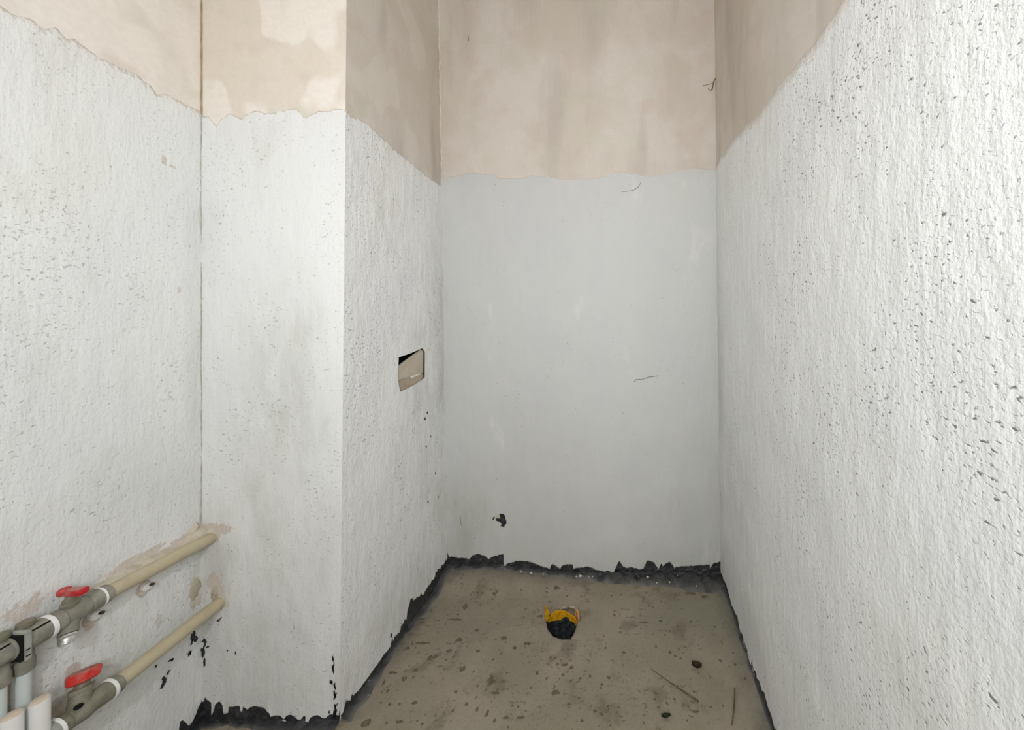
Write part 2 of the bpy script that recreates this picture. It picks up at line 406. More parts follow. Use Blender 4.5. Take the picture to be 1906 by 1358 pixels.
M_CEIL = mat_simple('ceiling_plaster', (.68, .64, .58), .9, .2, var=(.62, .57, .5), vs=6)
M_SCRATCH = mat_simple('scratch_dark', (.22, .215, .19), .9, .1)

# ------------------------------------------------------------------ wall mapping:  (u, v, w) -> world, w = distance off the wall
def xr_back(z): return 0.4235 - 0.0118 * z
def xl_back(z): return -0.797 - 0.0148 * z
def xs_front(z): return -0.833 + 0.0098 * z

def P_back(u, v, w): return Vector((u, YB - w, v))
def P_front(u, v, w): return Vector((u, YF - w, v))
def P_left(u, v, w): return Vector((XL + w, u, v))
def P_side(u, v, w):
    t = (u - YF) / (YB - YF)
    return Vector(((1 - t) * xs_front(v) + t * xl_back(v) + w, u, v))
RC, RY = 0.03, 0.24           # rounded end of the right wall by the doorway
def P_right(u, v, w):          # u = distance from the back corner
    y = YB - u
    if y >= RY:
        t = (YB - y) / (YB - RY)
        x = (1 - t) * xr_back(v) + t * 0.4225
        return Vector((x - w, y, v))
    s = RY - y
    a = s / RC
    if a < math.pi / 2:
        return Vector((0.4225 + RC - (RC + w) * math.cos(a), RY - (RC + w) * math.sin(a), v))
    return Vector((0.4225 + RC + (s - RC * math.pi / 2), RY - RC - w, v))

def usamples(segs):
    """segs: list of (u0, u1, step)"""
    out = []
    for a, b, st in segs:
        n = max(1, int(round((b - a) / st)))
        out += [a + (b - a) * i / n for i in range(n)]
    out.append(segs[-1][1])
    return out

def grid_wall(name, P, us, vs, mat, parent=None, hole=None, back=0.0):
    verts = []; faces = []
    nv = len(vs)
    uv = [[(u, v) for v in vs] for u in us]
    dead = set()
    if hole:
        for i in range(len(us) - 1):
            for j in range(nv - 1):
                if inside(((us[i] + us[i+1]) / 2, (vs[j] + vs[j+1]) / 2), hole): dead.add((i, j))
        for i in range(len(us)):
            for j in range(nv):
                cells = [(i-1, j-1), (i-1, j), (i, j-1), (i, j)]
                d = [c in dead for c in cells]
                if any(d) and not all(d):
                    q = nearest_on((us[i], vs[j]), hole); uv[i][j] = (q.x, q.y)
    for i in range(len(us)):
        for j in range(nv):
            u, v = uv[i][j]
            verts.append(P(u, v, 0.0))
    for i in range(len(us) - 1):
        for j in range(nv - 1):
            if (i, j) in dead: continue
            a = i * nv + j
            faces.append((a, a + 1, a + nv + 1, a + nv))
    o = pyobj(name, verts, faces, mat, parent)
    return o

def coating(name, P, us, bot, top, rows, mat, parent, hole=None, thick=.004, bares=(), grime_shade=(),
            curl=.004, und=.0025, fade=(False, False), seed=0.0, feather=.02, botjit=.004, topjit=.006):
    """ragged-edged skim coat lying on a wall; top and bottom edges follow the traced outlines"""
    us = sorted(set(round(x, 4) for x in us) | {round(p[0], 4) for p in bot + top if us[0] < p[0] < us[-1]})
    nu = len(us); nr = len(rows)
    verts = []; thin = []; gr = []; faces = []; uvs = []
    B = []; T = []
    for u in us:
        B.append(interp(bot, u) + botjit * (nz(u, seed, 1, 120) + .8 * nz(u, seed, 4, 45)))
        T.append(interp(top, u) + topjit * nz(u, seed, 5, 70) + .008 * nz(u, seed, 9, 18))
    for i, u in enumerate(us):
        for j, r in enumerate(rows):
            uvs.append((u, B[i] + (T[i] - B[i]) * r))
    dead = set()
    if hole:
        for i in range(nu - 1):
            for j in range(nr - 1):
                c = uvs[i * nr + j]; d = uvs[(i + 1) * nr + j + 1]
                if inside(((c[0] + d[0]) / 2, (c[1] + d[1]) / 2), hole): dead.add((i, j))
        snap = {}
        for i in range(nu):
            for j in range(nr):
                d = [q in dead for q in ((i-1, j-1), (i-1, j), (i, j-1), (i, j))]
                if any(d) and not all(d):
                    q = nearest_on(uvs[i * nr + j], hole); snap[i * nr + j] = (q.x, q.y)
        for k, q in snap.items(): uvs[k] = q
    for i, u in enumerate(us):
        for j, r in enumerate(rows):
            u2, v = uvs[i * nr + j]
            dt = T[i] - v; db = v - B[i]
            w = thick + und * nz(u2, v, seed, 7) + .0012 * nz(u2, v * .4, seed + 2, 40)
            w = max(w, .0022)
            if fade[0]: w = thick + (w - thick) * min(1, (u2 - us[0]) / .03)
            if fade[1]: w = thick + (w - thick) * min(1, (us[-1] - u2) / .03)
            if dt < .03: w = .0012 + (w - .0012) * max(0, dt / .03)
            if db < .02 and us[0] + .01 < u2 < us[-1] - .01: w += curl * max(0, nz(u2, seed, 3, 45)) * (1 - db / .02)
            t = max(0, 1 - dt / feather) * .62
            for (bu, bv, ru, rv, k) in bares:
                q = ((u2 - bu) / ru) ** 2 + ((v - bv) / rv) ** 2
                if q < 4: t = max(t, k * max(0, min(1, 1.5 - q + .8 * nz(u2, v, seed, 45))))
            g = 0
            for (bu, bv, ru, rv, k) in grime_shade:
                q = math.sqrt(((u2 - bu) / ru) ** 2 + ((v - bv) / rv) ** 2)
                if q < 1: g = max(g, k * (1 - q) * 1.4)
            verts.append(P(u2, v, w)); thin.append(t); gr.append(min(g, 1))
    for i in range(nu - 1):
        for j in range(nr - 1):
            if (i, j) in dead: continue
            a = i * nr + j
            faces.append((a, a + 1, a + nr + 1, a + nr))
    # rims down to the wall
    for j, e in ((0, -1), (nr - 1, 1)):
        base = len(verts)
        for i, u in enumerate(us):
            u2, v = uvs[i * nr + j]
            verts.append(P(u2, v + e * .0006, 0.0)); thin.append(.0 if j == 0 else .6); gr.append(0)
        for i in range(nu - 1):
            a = i * nr + j; b = (i + 1) * nr + j
            faces.append((a, b, base + i + 1, base + i) if j == 0 else (b, a, base + i, base + i + 1))
    o = pyobj(name, verts, faces, mat, parent)
    me = o.data
    for nme, arr in (('thin', thin), ('grime_tone', gr)):
        at = me.attributes.new(nme, 'FLOAT', 'POINT'); at.data.foreach_set('value', arr)
    return o

def membrane(name, P, us, lip, up, parent, lump=.005, seed=0.0, floorz=lambda x, y: 0.0, dust=0.0):
    """black waterproofing turned up the foot of a wall and lapped on to the floor.
    lip(u) = width on the floor, up(u) = height on the wall"""
    prof = [('w', 1.0), ('w', .8), ('w', .6), ('w', .4), ('w', .22), ('w', .1), ('f', .02), ('f', .12), ('f', .3), ('f', .5), ('f', .7), ('f', .88), ('f', 1.0)]
    verts = []; faces = []; du = []; npf = len(prof)
    for u in us:
        L = lip(u); U = up(u)
        for kind, t in prof:
            if kind == 'w':
                w = .0012 + (0 if t == 1 else min(lump, .006) * .35 * (1 + nz(u, t * U, seed, 38)) * (1 - t))
                v = U * t + .003
                if t < .18: w += .005 * (1 - t / .18)
                p = P(u, v, w)
                p.z += floorz(p.x, p.y)
                d = dust * .3
            else:
                w = .004 + L * t
                p = P(u, 0.0, w)
                h = (.004 + lump * (1 + 1.6 * nz(u, w, seed, 30))) * (1 - t) ** .6 * min(1, .4 + L / .05)
                p.z = floorz(p.x, p.y) + (max(h, .0015) if t < 1 else -.003)
                d = dust * .5 + t * t * .7
            verts.append(p); du.append(d)
    for i in range(len(us) - 1):
        for j in range(npf - 1):
            a = i * npf + j
            faces.append((a, a + npf, a + npf + 1, a + 1))
    o = pyobj(name, verts, faces, M_MEM, parent)
    at = o.data.attributes.new('dust', 'FLOAT', 'POINT'); at.data.foreach_set('value', du)
    return o

def sstep(a, b, x):
    t = max(0, min(1, (x - a) / (b - a))); return t * t * (3 - 2 * t)

def floor_z(x, y):
    z = .0022 * nz(x, y, 0, 6)
    # the screed climbs a little into the back corner beside the shaft
    z += .034 * sstep(1.40, 1.515, y) * sstep(-.22, -.62, x)
    return z

# ------------------------------------------------------------------ floor
DRAIN = [(-.307, 1.318), (-.292, 1.280), (-.264, 1.252), (-.233, 1.242), (-.200, 1.242), (-.188, 1.270), (-.184, 1.312), (-.214, 1.327), (-.261, 1.334), (-.298, 1.332)]
fx = usamples([(-1.30, -.90, .03), (-.90, .50, .0125), (.50, 1.60, .08)])
fy = usamples([(ROOM_Y - .05, .9, .08), (.9, 1.60, .0125)])
def P_floor(u, v, w): return Vector((u, v, floor_z(u, v)))
floor = grid_wall('floor', P_floor, fx, fy, M_FLOOR, hole=DRAIN)
edge_dark = []
for v in floor.data.vertices:
    x, y, z = v.co
    d = min(abs(x - xr_back(0)), abs(y - YB), abs(x + .83) if y > YF else 9)
    edge_dark.append(max(0, 1 - d / .07) * .9)  # floor gets darker in a band along the wall feet
at = floor.data.attributes.new('edge_dark', 'FLOAT', 'POINT'); at.data.foreach_set('value', edge_dark)
for p in floor.data.polygons: p.flip() if p.normal.z < 0 else None
tag(floor, 'tan cement screed floor with mud stains', kind='structure')

# dried mud flecks on the screed
bm = bmesh.new()
def mud(bm, x, y, rx, ry, seed):
    n = 11; c = bm.verts.new((x, y, floor_z(x, y) + .0035)); ring = []; low = []
    for k in range(n):
        a = 2 * math.pi * k / n
        r = 1 + .95 * nz(math.cos(a) * 2 + seed, math.sin(a) * 2, seed * 1.3, 1.3)
        px, py = x + rx * r * math.cos(a), y + ry * r * math.sin(a)
        ring.append(bm.verts.new((x + (px - x) * .8, y + (py - y) * .8, floor_z(px, py) + .0028)))
        low.append(bm.verts.new((px, py, floor_z(px, py) - .0006)))
    for k in range(n):
        k2 = (k + 1) % n
        bm.faces.new((c, ring[k], ring[k2])); bm.faces.new((ring[k], low[k], low[k2], ring[k2]))
for i, (x, y, rx, ry) in enumerate(FLOOR_SPOTS):
    mud(bm, x, y, rx * .9, ry * .9, i * 3.1)
rnd = random.Random(5)
for i in range(110):
    x = rnd.uniform(-.78, .40); y = rnd.uniform(.97, 1.46)
    if inside((x, y), DRAIN) or abs(x + .245) < .09 and abs(y - 1.29) < .09: continue
    s = rnd.uniform(.0010, .0026)
    mud(bm, x, y, s * rnd.uniform(.7, 1.9), s, i * 1.7 + 200)
o = bmobj('mud_flecks', bm, M_MUD, floor, smooth=False)
tag(o, kind='stuff')

# ------------------------------------------------------------------ walls (bare plaster) and their coats
ZV = [0 - .06, .0, .3, .6, .9, 1.2, 1.5, 1.8, 2.1, 2.4, CEIL]
BOXHOLE = [(1.232, 1.019), (1.300, 1.0225), (1.373, 1.031), (1.387, 1.015), (1.386, .909), (1.322, .897), (1.240, .893), (1.226, .953)]

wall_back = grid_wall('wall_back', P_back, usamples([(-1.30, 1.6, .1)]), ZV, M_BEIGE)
tag(wall_back, kind='structure')
wall_left = grid_wall('wall_left', P_left, usamples([(ROOM_Y, 1.04, .1)]), ZV, M_BEIGE_L)
tag(wall_left, kind='structure')
wall_right = grid_wall('wall_right', P_right, usamples([(0, YB - RY, .1), (YB - RY, YB - RY + .05, .006), (YB - RY + .05, 2.35, .2)]), ZV, M_BEIGE_W)
tag(wall_right, kind='structure')
wall_shaft = grid_wall('wall_shaft_front', P_front, usamples([(XL - .02, -.8333, .1)]), ZV, M_BEIGE_F)
# front edge follows the slightly leaning arris
for v in wall_shaft.data.vertices:
    if v.co.x > -.85: v.co.x = xs_front(v.co.z)
tag(wall_shaft, kind='structure')
wall_side = grid_wall('wall_shaft_side', P_side, usamples([(YF, 1.20, .05), (1.20, 1.42, .01), (1.42, YB + .01, .05)]),
                      [-.06, 0, .2, .4, .6, .8] + [.88 + .01 * i for i in range(17)] + [1.1, 1.4, 1.7, 2.0, 2.3, CEIL], M_BEIGE_S, hole=BOXHOLE)
tag(wall_side, kind='structure')

def rows(n, lo=8, hi=8):
    a = [.0, .002, .005, .009, .014, .02, .03, .045]
    b = [1, .998, .995, .991, .986, .98, .97, .955]
    return a + [.06 + (.94 - .06) * i / (n - 1) for i in range(n)] + b[::-1]

# back
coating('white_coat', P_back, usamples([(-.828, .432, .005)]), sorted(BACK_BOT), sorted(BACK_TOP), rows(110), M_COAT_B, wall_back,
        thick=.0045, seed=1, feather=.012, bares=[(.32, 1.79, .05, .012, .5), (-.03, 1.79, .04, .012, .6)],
        grime_shade=[(-.72, .2, .22, .3, .75), (.42, .3, .25, .45, .35), (-.4, .35, .35, .5, .25), (-.1, .05, .9, .12, .35), (-.85, 1.2, .1, 1.0, .3), (.43, 1.0, .06, 1.2, .25)])  # narrow tall ellipses darken the coat along both corners
def lip_back(u):
    y = interp([(x, YB - yy) for x, yy in BACK_LIP], u)
    return max(.012, y + .006 + .008 * nz(u, 3, 0, 28))
membrane('waterproof_membrane', P_back, usamples([(-.81, .424, .006)]), lip_back, lambda u: .135 + (.05 if u < -.78 else 0), wall_back, .0105, 2.0, floor_z, .15)

bm = bmesh.new(); rg = random.Random(12)
for q in range(24):
    x = rg.choice([rg.uniform(.12, .41), rg.uniform(-.62, .41)]); d = rg.uniform(.012, max(.02, lip_back(x) * 1.05))
    y = YB - d; sz = rg.uniform(.002, .0062); hh = floor_z(x, y) + .006
    vs = [bm.verts.new((x + sz * rg.uniform(.4, 2.0) * math.cos(a), y + sz * rg.uniform(.4, 1.6) * math.sin(a), hh + sz * rg.uniform(-.3, .5))) for a in (0, 1.2, 2.5, 3.8, 5.0)]
    tp = bm.verts.new((x, y, hh + sz * 1.3)); bt = bm.verts.new((x, y, hh - .006))
    for k in range(5): bm.faces.new((vs[k], vs[(k+1) % 5], tp)); bm.faces.new((vs[(k+1) % 5], vs[k], bt))
tag(bmobj('coat_crumbs', bm, mat_simple('coat_crumb', (.60, .58, .50), .9, .2, var=(.42, .40, .33), vs=90), wall_back, smooth=False), kind='stuff')

# shaft front
fb = [(-1.26, .03)] + [(a, b + .004) for a, b in sorted(FRONT_BOT)]
o = coating('white_coat', P_front, usamples([(XL, -.8325, .005)]), fb, sorted(FRONT_TOP), rows(110), M_COAT_F, wall_shaft,
        thick=.004, seed=2, feather=.012, fade=(False, True),
        bares=[(-1.205, .548, .030, .030, 1.0), (-1.19, .565, .05, .02, .8), (-1.19, .40, .022, .045, .75), (-1.175, .355, .03, .03, .7)],
        grime_shade=[(-1.0, .9, .2, .5, .5), (-1.1, .15, .35, .35, .45), (-1.2, .4, .12, .3, .6), (-.95, .55, .2, .45, .4), (-.83, .12, .05, .2, .4)])
for v in o.data.vertices:
    if v.co.x > -.852:
        t = (v.co.x + .852) / (.852 - .8325)
        v.co.x = -.852 + t * (xs_front(v.co.z) + .0040 + .852)
membrane('waterproof_membrane', P_front, usamples([(XL, -.829, .005)]), lambda u: interp([(-1.234, .018), (-1.15, .006), (-1.08, .012), (-1.0, .03), (-.9, .035), (-.83, .03)], u) + .006 * nz(u, 1, 2, 30),
         lambda u: .12, wall_shaft, .006, 5.0, floor_z, .0)

# shaft side with the cut-out for the switch box
coating('white_coat', P_side, usamples([(YF - .0040, 1.22, .005), (1.22, 1.40, .004), (1.40, YB, .005)]), sorted(SIDE_BOT), sorted(SIDE_TOP), rows(150), M_COAT_S, wall_side, hole=BOXHOLE,
        thick=.0040, seed=3, feather=.014, botjit=.014, fade=(True, False),
        bares=[(1.335, .80, .03, .03, .45), (1.40, .72, .02, .05, .4)],
        grime_shade=[(1.50, .9, .14, 1.0, .55), (1.36, .86, .12, .16, .45), (1.3, .1, .5, .2, .35), (1.36, 1.08, .1, .09, .4), (1.38, .6, .1, .3, .3)])  # tall ellipse darkens the coat towards the back corner
membrane('waterproof_membrane', P_side, usamples([(YF, YB, .006)]), lambda u: max(.008, .022 + .010 * math.sin(u * 14) + .012 * nz(u, 8, 0, 22)), lambda u: .12, wall_side, .005, 8.0, floor_z, .35)

# left
lt = [(-1.4, 1.80)] + [(a, b) for a, b in sorted(LEFT_TOP)]
lb = [(-1.4, .02), (.8, .02), (.93, .012), (.975, .03), (1.0, .07)]
coating('white_coat', P_left, usamples([(ROOM_Y, .45, .05), (.45, 1.0, .005)]), lb, lt, rows(170), M_COAT_L, wall_left,
        thick=.004, seed=4, feather=.03, und=.004,
        bares=[(.918, 1.603, .007, .016, .9), (.935, 1.592, .010, .005, .7), (.946, 1.255, .005, .012, .8), (.985, .56, .022, .035, .9), (.96, .555, .05, .022, .8), (.86, .578, .07, .014, .75), (.985, .395, .02, .05, .75),
               (.765, .385, .012, .05, .9), (.745, .34, .035, .03, .85), (.905, .385, .010, .02, .6), (.92, .375, .008, .008, .6), (.70, .60, .03, .025, .6), (.66, .42, .02, .06, .7), (.79, .49, .014, .02, .6), (.877, .482, .010, .016, .6)],
        grime_shade=[(.75, .57, .16, .06, .45), (.985, .42, .05, .3, .55), (.98, 1.0, .03, 1.2, .25), (.8, .3, .4, .3, .4), (.9, .75, .25, .15, .2)])  # narrow tall ellipse darkens the coat along the shaft corner
membrane('waterproof_membrane', P_left, usamples([(ROOM_Y, .5, .03), (.5, 1.0, .01)]), lambda u: .02 + .006 * nz(u, 1, 2, 30), lambda u: .10, wall_left, .006, 15.0, floor_z, .0)

# right (u counts from the back corner)
rb = sorted([(YB - a, max(b, -.01)) for a, b in RIGHT_BOT if a < YB]) + [(.60, .02), (2.3, .02)]
rt = sorted([(YB - a, b) for a, b in RIGHT_TOP if a < YB]) + [(1.0, 1.80), (2.3, 1.80)]
rb = [(0.0, .10)] + rb
rt = [(0.0, 1.822)] + rt
coating('white_coat', P_right, usamples([(0, 1.17, .005), (1.17, YB - RY, .02), (YB - RY, YB - RY + .05, .006), (YB - RY + .05, 2.2, .06)]), rb, rt, rows(130), M_COAT_R, wall_right,
        thick=.0045, seed=5, feather=.045, und=.003, botjit=.006, topjit=.003,
        grime_shade=[(.02, .8, .10, 1.2, .5), (.1, .1, .7, .25, .35), (.25, .5, .25, .5, .25)])  # tall ellipse at the back corner paints in its soft shadow
lr = sorted([(YB - y, xr_back(0) - x) for x, y in RIGHT_LIP])
membrane('waterproof_membrane', P_right, usamples([(0, 1.0, .006), (1.0, YB - RY, .02)]), lambda u: max(.007, interp(lr, u) + .004 + .006 * nz(u, 2, 9, 30)), lambda u: .12, wall_right, .005, 11.0, floor_z, .3)

# room behind the photographer
def quad(name, a, b, c, d, mat): 
    o = pyobj(name, [a, b, c, d], [(0, 1, 2, 3)], mat, smooth=False); tag(o, kind='structure'); return o
quad('ceiling', (XL - .1, ROOM_Y, CEIL), (XL - .1, YB + .1, CEIL), (1.65, YB + .1, CEIL), (1.65, ROOM_Y, CEIL), M_CEIL)
quad('wall_rear', (XL, ROOM_Y, 0), (XL, ROOM_Y, CEIL), (1.55, ROOM_Y, CEIL), (1.55, ROOM_Y, 0), M_CEIL)
quad('wall_far_right', (1.55, ROOM_Y, 0), (1.55, ROOM_Y, CEIL), (1.55, .36, CEIL), (1.55, .36, 0), M_CEIL)

# ------------------------------------------------------------------ small marks that belong to the walls
bm = bmesh.new()
tube_path(bm, [(.035, YB - .0055, .858), (.045, YB - .0055, .868), (.075, YB - .0055, .870), (.105, YB - .0055, .880), (.145, YB - .0055, .885)], [.0012, .0016, .0010, .0016, .0009], 6)
bmobj('scratch', bm, M_SCRATCH, wall_back)
bm = bmesh.new()
tube_path(bm, [(-.02, YB - .005, 1.70), (.03, YB - .005, 1.705), (.055, YB - .005, 1.722), (.068, YB - .005, 1.745)], [.0008, .0014, .0016, .0008], 6)
bmobj('scratch', bm, M_SCRATCH, wall_back)
bm = bmesh.new()
tube_path(bm, [(-.735, YB - .0055, .265), (-.733, YB - .0055, .24), (-.729, YB - .0055, .22)], [.0008, .0014, .0008], 6)
bmobj('scratch', bm, M_SCRATCH, wall_back)
bm = bmesh.new()
tube_path(bm, [(-.703, YB - .001, 2.40), (-.701, YB - .001, 2.38), (-.700, YB - .001, 2.37)], [.0008, .0022, .0008], 6)
bmobj('scratch', bm, M_SCRATCH, wall_back)

def crack(name, pts, r, mat, parent, jit=.0015, n=60):
    bm = bmesh.new(); P0, P1 = Vector(pts[0]), Vector(pts[1]); out = []; rr = []
    for i in range(n + 1):
        p = P0.lerp(P1, i / n)
        p += Vector((jit * nz(p.z, 1, 3, 30), jit * nz(p.z, 7, 1, 30), 0)); out.append(p)
        rr.append(r * max(.35, 1 + .9 * nz(p.z, 2, 8, 25)))
    tube_path(bm, out, rr, 6)
    return bmobj(name, bm, mat, parent)
M_CRACKB = mat_simple('brown_joint', (.36, .26, .15), .9, .1, var=(.46, .36, .24), vs=40)
M_CRACKG = mat_simple('grey_joint', (.44, .42, .36), .9, .1, var=(.60, .58, .52), vs=40)
M_CREAM = mat_simple('cream_filler', (.72, .66, .55), .85, .2, var=(.62, .55, .45), vs=30)
crack('joint_crack', [(XL + .0015, YF - .0015, 1.765), (XL + .0015, YF - .0015, CEIL)], .0017, M_CRACKB, wall_left, .001)
crack('joint_crack', [(XL + .0048, YF - .0048, .56), (XL + .0048, YF - .0048, 1.765)], .0011, M_CRACKG, wall_left, .0014)
crack('filler_bead', [(xl_back(1.78) + .003, YB - .001, 1.80), (xl_back(2.7) + .003, YB - .001, 2.66)], .0038, M_CREAM, wall_back, .003)

def flake(name, P, outline, w, mat, parent, th=.0015):
    bm = bmesh.new()
    top = [bm.verts.new(P(u, v, w + th)) for u, v in outline]
    lo = [bm.verts.new(P(u, v, w - .002)) for u, v in outline]
    bm.faces.new(top)
    n = len(top)
    for k in range(n): bm.faces.new((top[k], lo[k], lo[(k+1) % n], top[(k+1) % n]))
    return bmobj(name, bm, mat, parent, smooth=False)

# torn spot low on the back wall where the black layer shows
def bkpt(zx, zy): return (-.545 + (zx - 920) * .0001583, .245 - (zy - 720) * .0001583)
flake('torn_spot', P_back, [bkpt(*q) for q in [(815, 540), (855, 545), (880, 545), (920, 540), (975, 600), (985, 680), (1010, 740), (1015, 820), (970, 850), (950, 915), (880, 890), (840, 880), (890, 840), (830, 760), (730, 735), (715, 670), (800, 672), (850, 680), (835, 610)]], .0045, M_MEM, wall_back)
flake('torn_spot', P_back, [bkpt(*q) for q in [(665, 610), (690, 640), (650, 710), (620, 720), (640, 660)]], .0045, M_MEM, wall_back)
flake('torn_spot', P_back, [bkpt(*q) for q in [(700, 560), (790, 550), (835, 640), (800, 665), (710, 650), (690, 610)]], .0040, M_MORTAR_PALE, wall_back)

# black chips showing through at the shaft arris and near the floor
def chips(P, parent, lst, w=.0042):
    """clusters of tiny torn flecks where the black layer shows through"""
    bm = bmesh.new()
    rg = random.Random(len(lst))
    for (u, v, ru, rv, s) in lst:
        for q in range(4):
            cu, cv = u + rg.uniform(-1, 1) * ru * .8, v + rg.uniform(-1, 1) * rv * .9
            k0 = rg.uniform(.3, .75); tilt = rg.uniform(-.5, .5)
            pts = []
            for k in range(8):
                a = 2 * math.pi * k / 8
                r = 1 + 1.1 * nz(math.cos(a) + s + q, math.sin(a), s, 2.1)
                du_, dv_ = ru * k0 * r * math.cos(a), rv * k0 * r * math.sin(a)
                pts.append((cu + du_ + tilt * dv_, cv + dv_))
            top = [bm.verts.new(P(a, b, w + .0012)) for a, b in pts]
            lo_ = [bm.verts.new(P(a, b, w - .002)) for a, b in pts]
            bm.faces.new(top)
            for k in range(8): bm.faces.new((top[k], lo_[k], lo_[(k+1) % 8], top[(k+1) % 8]))
    tag(bmobj('torn_specks', bm, M_MEM, parent, smooth=False), kind='stuff')
chips(P_front, wall_shaft, [(-.846, .165, .003, .012, 1.), (-.848, .188, .002, .008, 2.), (-.853, .118, .004, .008, 3.), (-.843, .112, .003, .010, 4.), (-.842, .085, .003, .012, 5.), (-.840, .055, .004, .016, 6.), (-.843, .03, .004, .012, 7.),
                            (-.859, .035, .002, .003, 8.), (-1.13, .207, .0014, .004, 9.), (-1.153, .212, .001, .003, 10.), (-1.222, .235, .004, .010, 11.), (-1.226, .208, .003, .012, 12.), (-1.212, .222, .003, .002, 13.), (-1.22, .18, .002, .01, 14.)])
chips(P_left, wall_left, [(.985, .30, .004, .010, 31.), (.978, .27, .006, .014, 32.), (.97, .235, .003, .008, 33.), (.93, .255, .004, .004, 34.), (.915, .21, .004, .012, 35.), (.925, .228, .003, .004, 36.), (.90, .27, .002, .003, 37.)])
chips(P_side, wall_side, [(1.40, .765, .004, .006, 41.), (1.385, .745, .003, .004, 42.), (1.42, .66, .003, .006, 43.), (1.39, .63, .003, .005, 44.), (1.45, .49, .003, .004, 45.), (1.47, .38, .0025, .004, 46.), (1.40, .40, .003, .004, 47.)], .004)

# ------------------------------------------------------------------ switch box in the shaft wall
box = empty('switch_box', (-.85, 1.31, .89))
tag(box, 'beige backing plate tilted in a rough square hole in shaft wall', 'switch box')
def Ps(u, v, w):
    p = P_side(u, v, w); return p - box.location
bm = bmesh.new()     # lining painted black for the unlit hollow, open towards the room
ring0 = [bm.verts.new(Ps(u, v, -.001)) for u, v in BOXHOLE]
ring1 = [bm.verts.new(Ps(u, v, -.09)) for u, v in BOXHOLE]
for k in range(len(BOXHOLE)):
    bm.faces.new((ring0[k], ring0[(k+1) % 8], ring1[(k+1) % 8], ring1[k]))
bm.faces.new(ring1)
bmobj('cavity', bm, M_DARK, box, smooth=False)
def plate(name, pts, mat, th=.004):
    bm = bmesh.new()
    f = [bm.verts.new(Ps(u, v, w)) for u, v, w in pts]
    b = [bm.verts.new(Ps(u, v, w - th)) for u, v, w in pts]
    bm.faces.new(f); bm.faces.new(b[::-1]); n = len(pts)
    for k in range(n): bm.faces.new((f[k], b[k], b[(k+1) % n], f[(k+1) % n]))
    return bmobj(name, bm, mat, box, smooth=False)
plate('back_plate', [(1.232, .984, -.003), (1.374, 1.0265, -.003), (1.386, 1.013, -.002), (1.386, .930, -.004), (1.234, .935, -.004)], M_BOXPLATE)
plate('mortar_bed', [(1.234, .937, -.007), (1.386, .933, -.007), (1.385, .909, -.002), (1.322, .897, -.001), (1.241, .894, -.001)], M_BOXLOW)
plate('plate_glint', [(1.312, .932, -.006), (1.376, .936, -.007), (1.376, .926, -.005), (1.312, .925, -.005)], M_CAP, .003)  # white strip paints the highlight along the plate's lower edge

# ------------------------------------------------------------------ wire stub in the back right corner
wire = empty('wire_stub', (.381, YB - .004, 2.15))
tag(wire, 'thin dark wire end poking out of bare plaster in the back corner', 'wire')
W = lambda x, y, z: (x - .381, y - YB + .004, z - 2.15)
bm = bmesh.new()
tube_path(bm, [W(.402, YB - .002, 2.235), W(.400, YB - .005, 2.21), W(.392, YB - .007, 2.192), W(.388, YB - .010, 2.185), W(.384, YB - .012, 2.165), W(.380, YB - .014, 2.150), W(.375, YB - .011, 2.148)], [.0009, .0013, .0016, .0020, .0018, .0024, .0010], 7)
bmobj('wire', bm, M_RUST, wire)
bm = bmesh.new()
tube_path(bm, [W(.388, YB - .003, 2.184), W(.365, YB - .002, 2.178), W(.342, YB - .001, 2.174)], .0006, 6)
tube_path(bm, [W(.376, YB - .003, 2.148), W(.370, YB - .003, 2.156), W(.366, YB - .001, 2.162)], .0009, 6)
bmobj('loose_strand', bm, M_STRAW, wire)

# ------------------------------------------------------------------ floor drain stub
drain = empty('floor_drain', (-.245, 1.29, 0))
tag(drain, 'open black floor drain with torn yellow pipe collar behind it', 'drain')
DL = lambda x, y, z: Vector((x + .245, y - 1.29, z))
bm = bmesh.new()
rings = []
for t, zz in ((1.03, .002), (1.0, -.002), (.97, -.02), (.92, -.045), (.80, -.07), (.5, -.085), (.2, -.09)):
    ring = []
    for i in range(40):
        s = i / 40 * len(DRAIN); k = int(s); f = s - k
        a = Vector(DRAIN[k]); b = Vector(DRAIN[(k+1) % len(DRAIN)])
        q = a.lerp(b, f); c = Vector((-.245, 1.288))
        q = c + (q - c) * (t * (1 + (.07 * nz(i * .5, zz * 30, 2, 1) if -.08 < zz < -.005 else 0)))
        ring.append(bm.verts.new(DL(q.x, q.y, zz + (.006 * nz(q.x, q.y, zz, 60) if zz < -.03 else 0))))
    rings.append(ring)
for A, B in zip(rings, rings[1:]):
    for k in range(40): bm.faces.new((A[k], A[(k+1) % 40], B[(k+1) % 40], B[k]))
bm.faces.new(rings[-1])
bmobj('pit_lining', bm, M_PIT, drain)
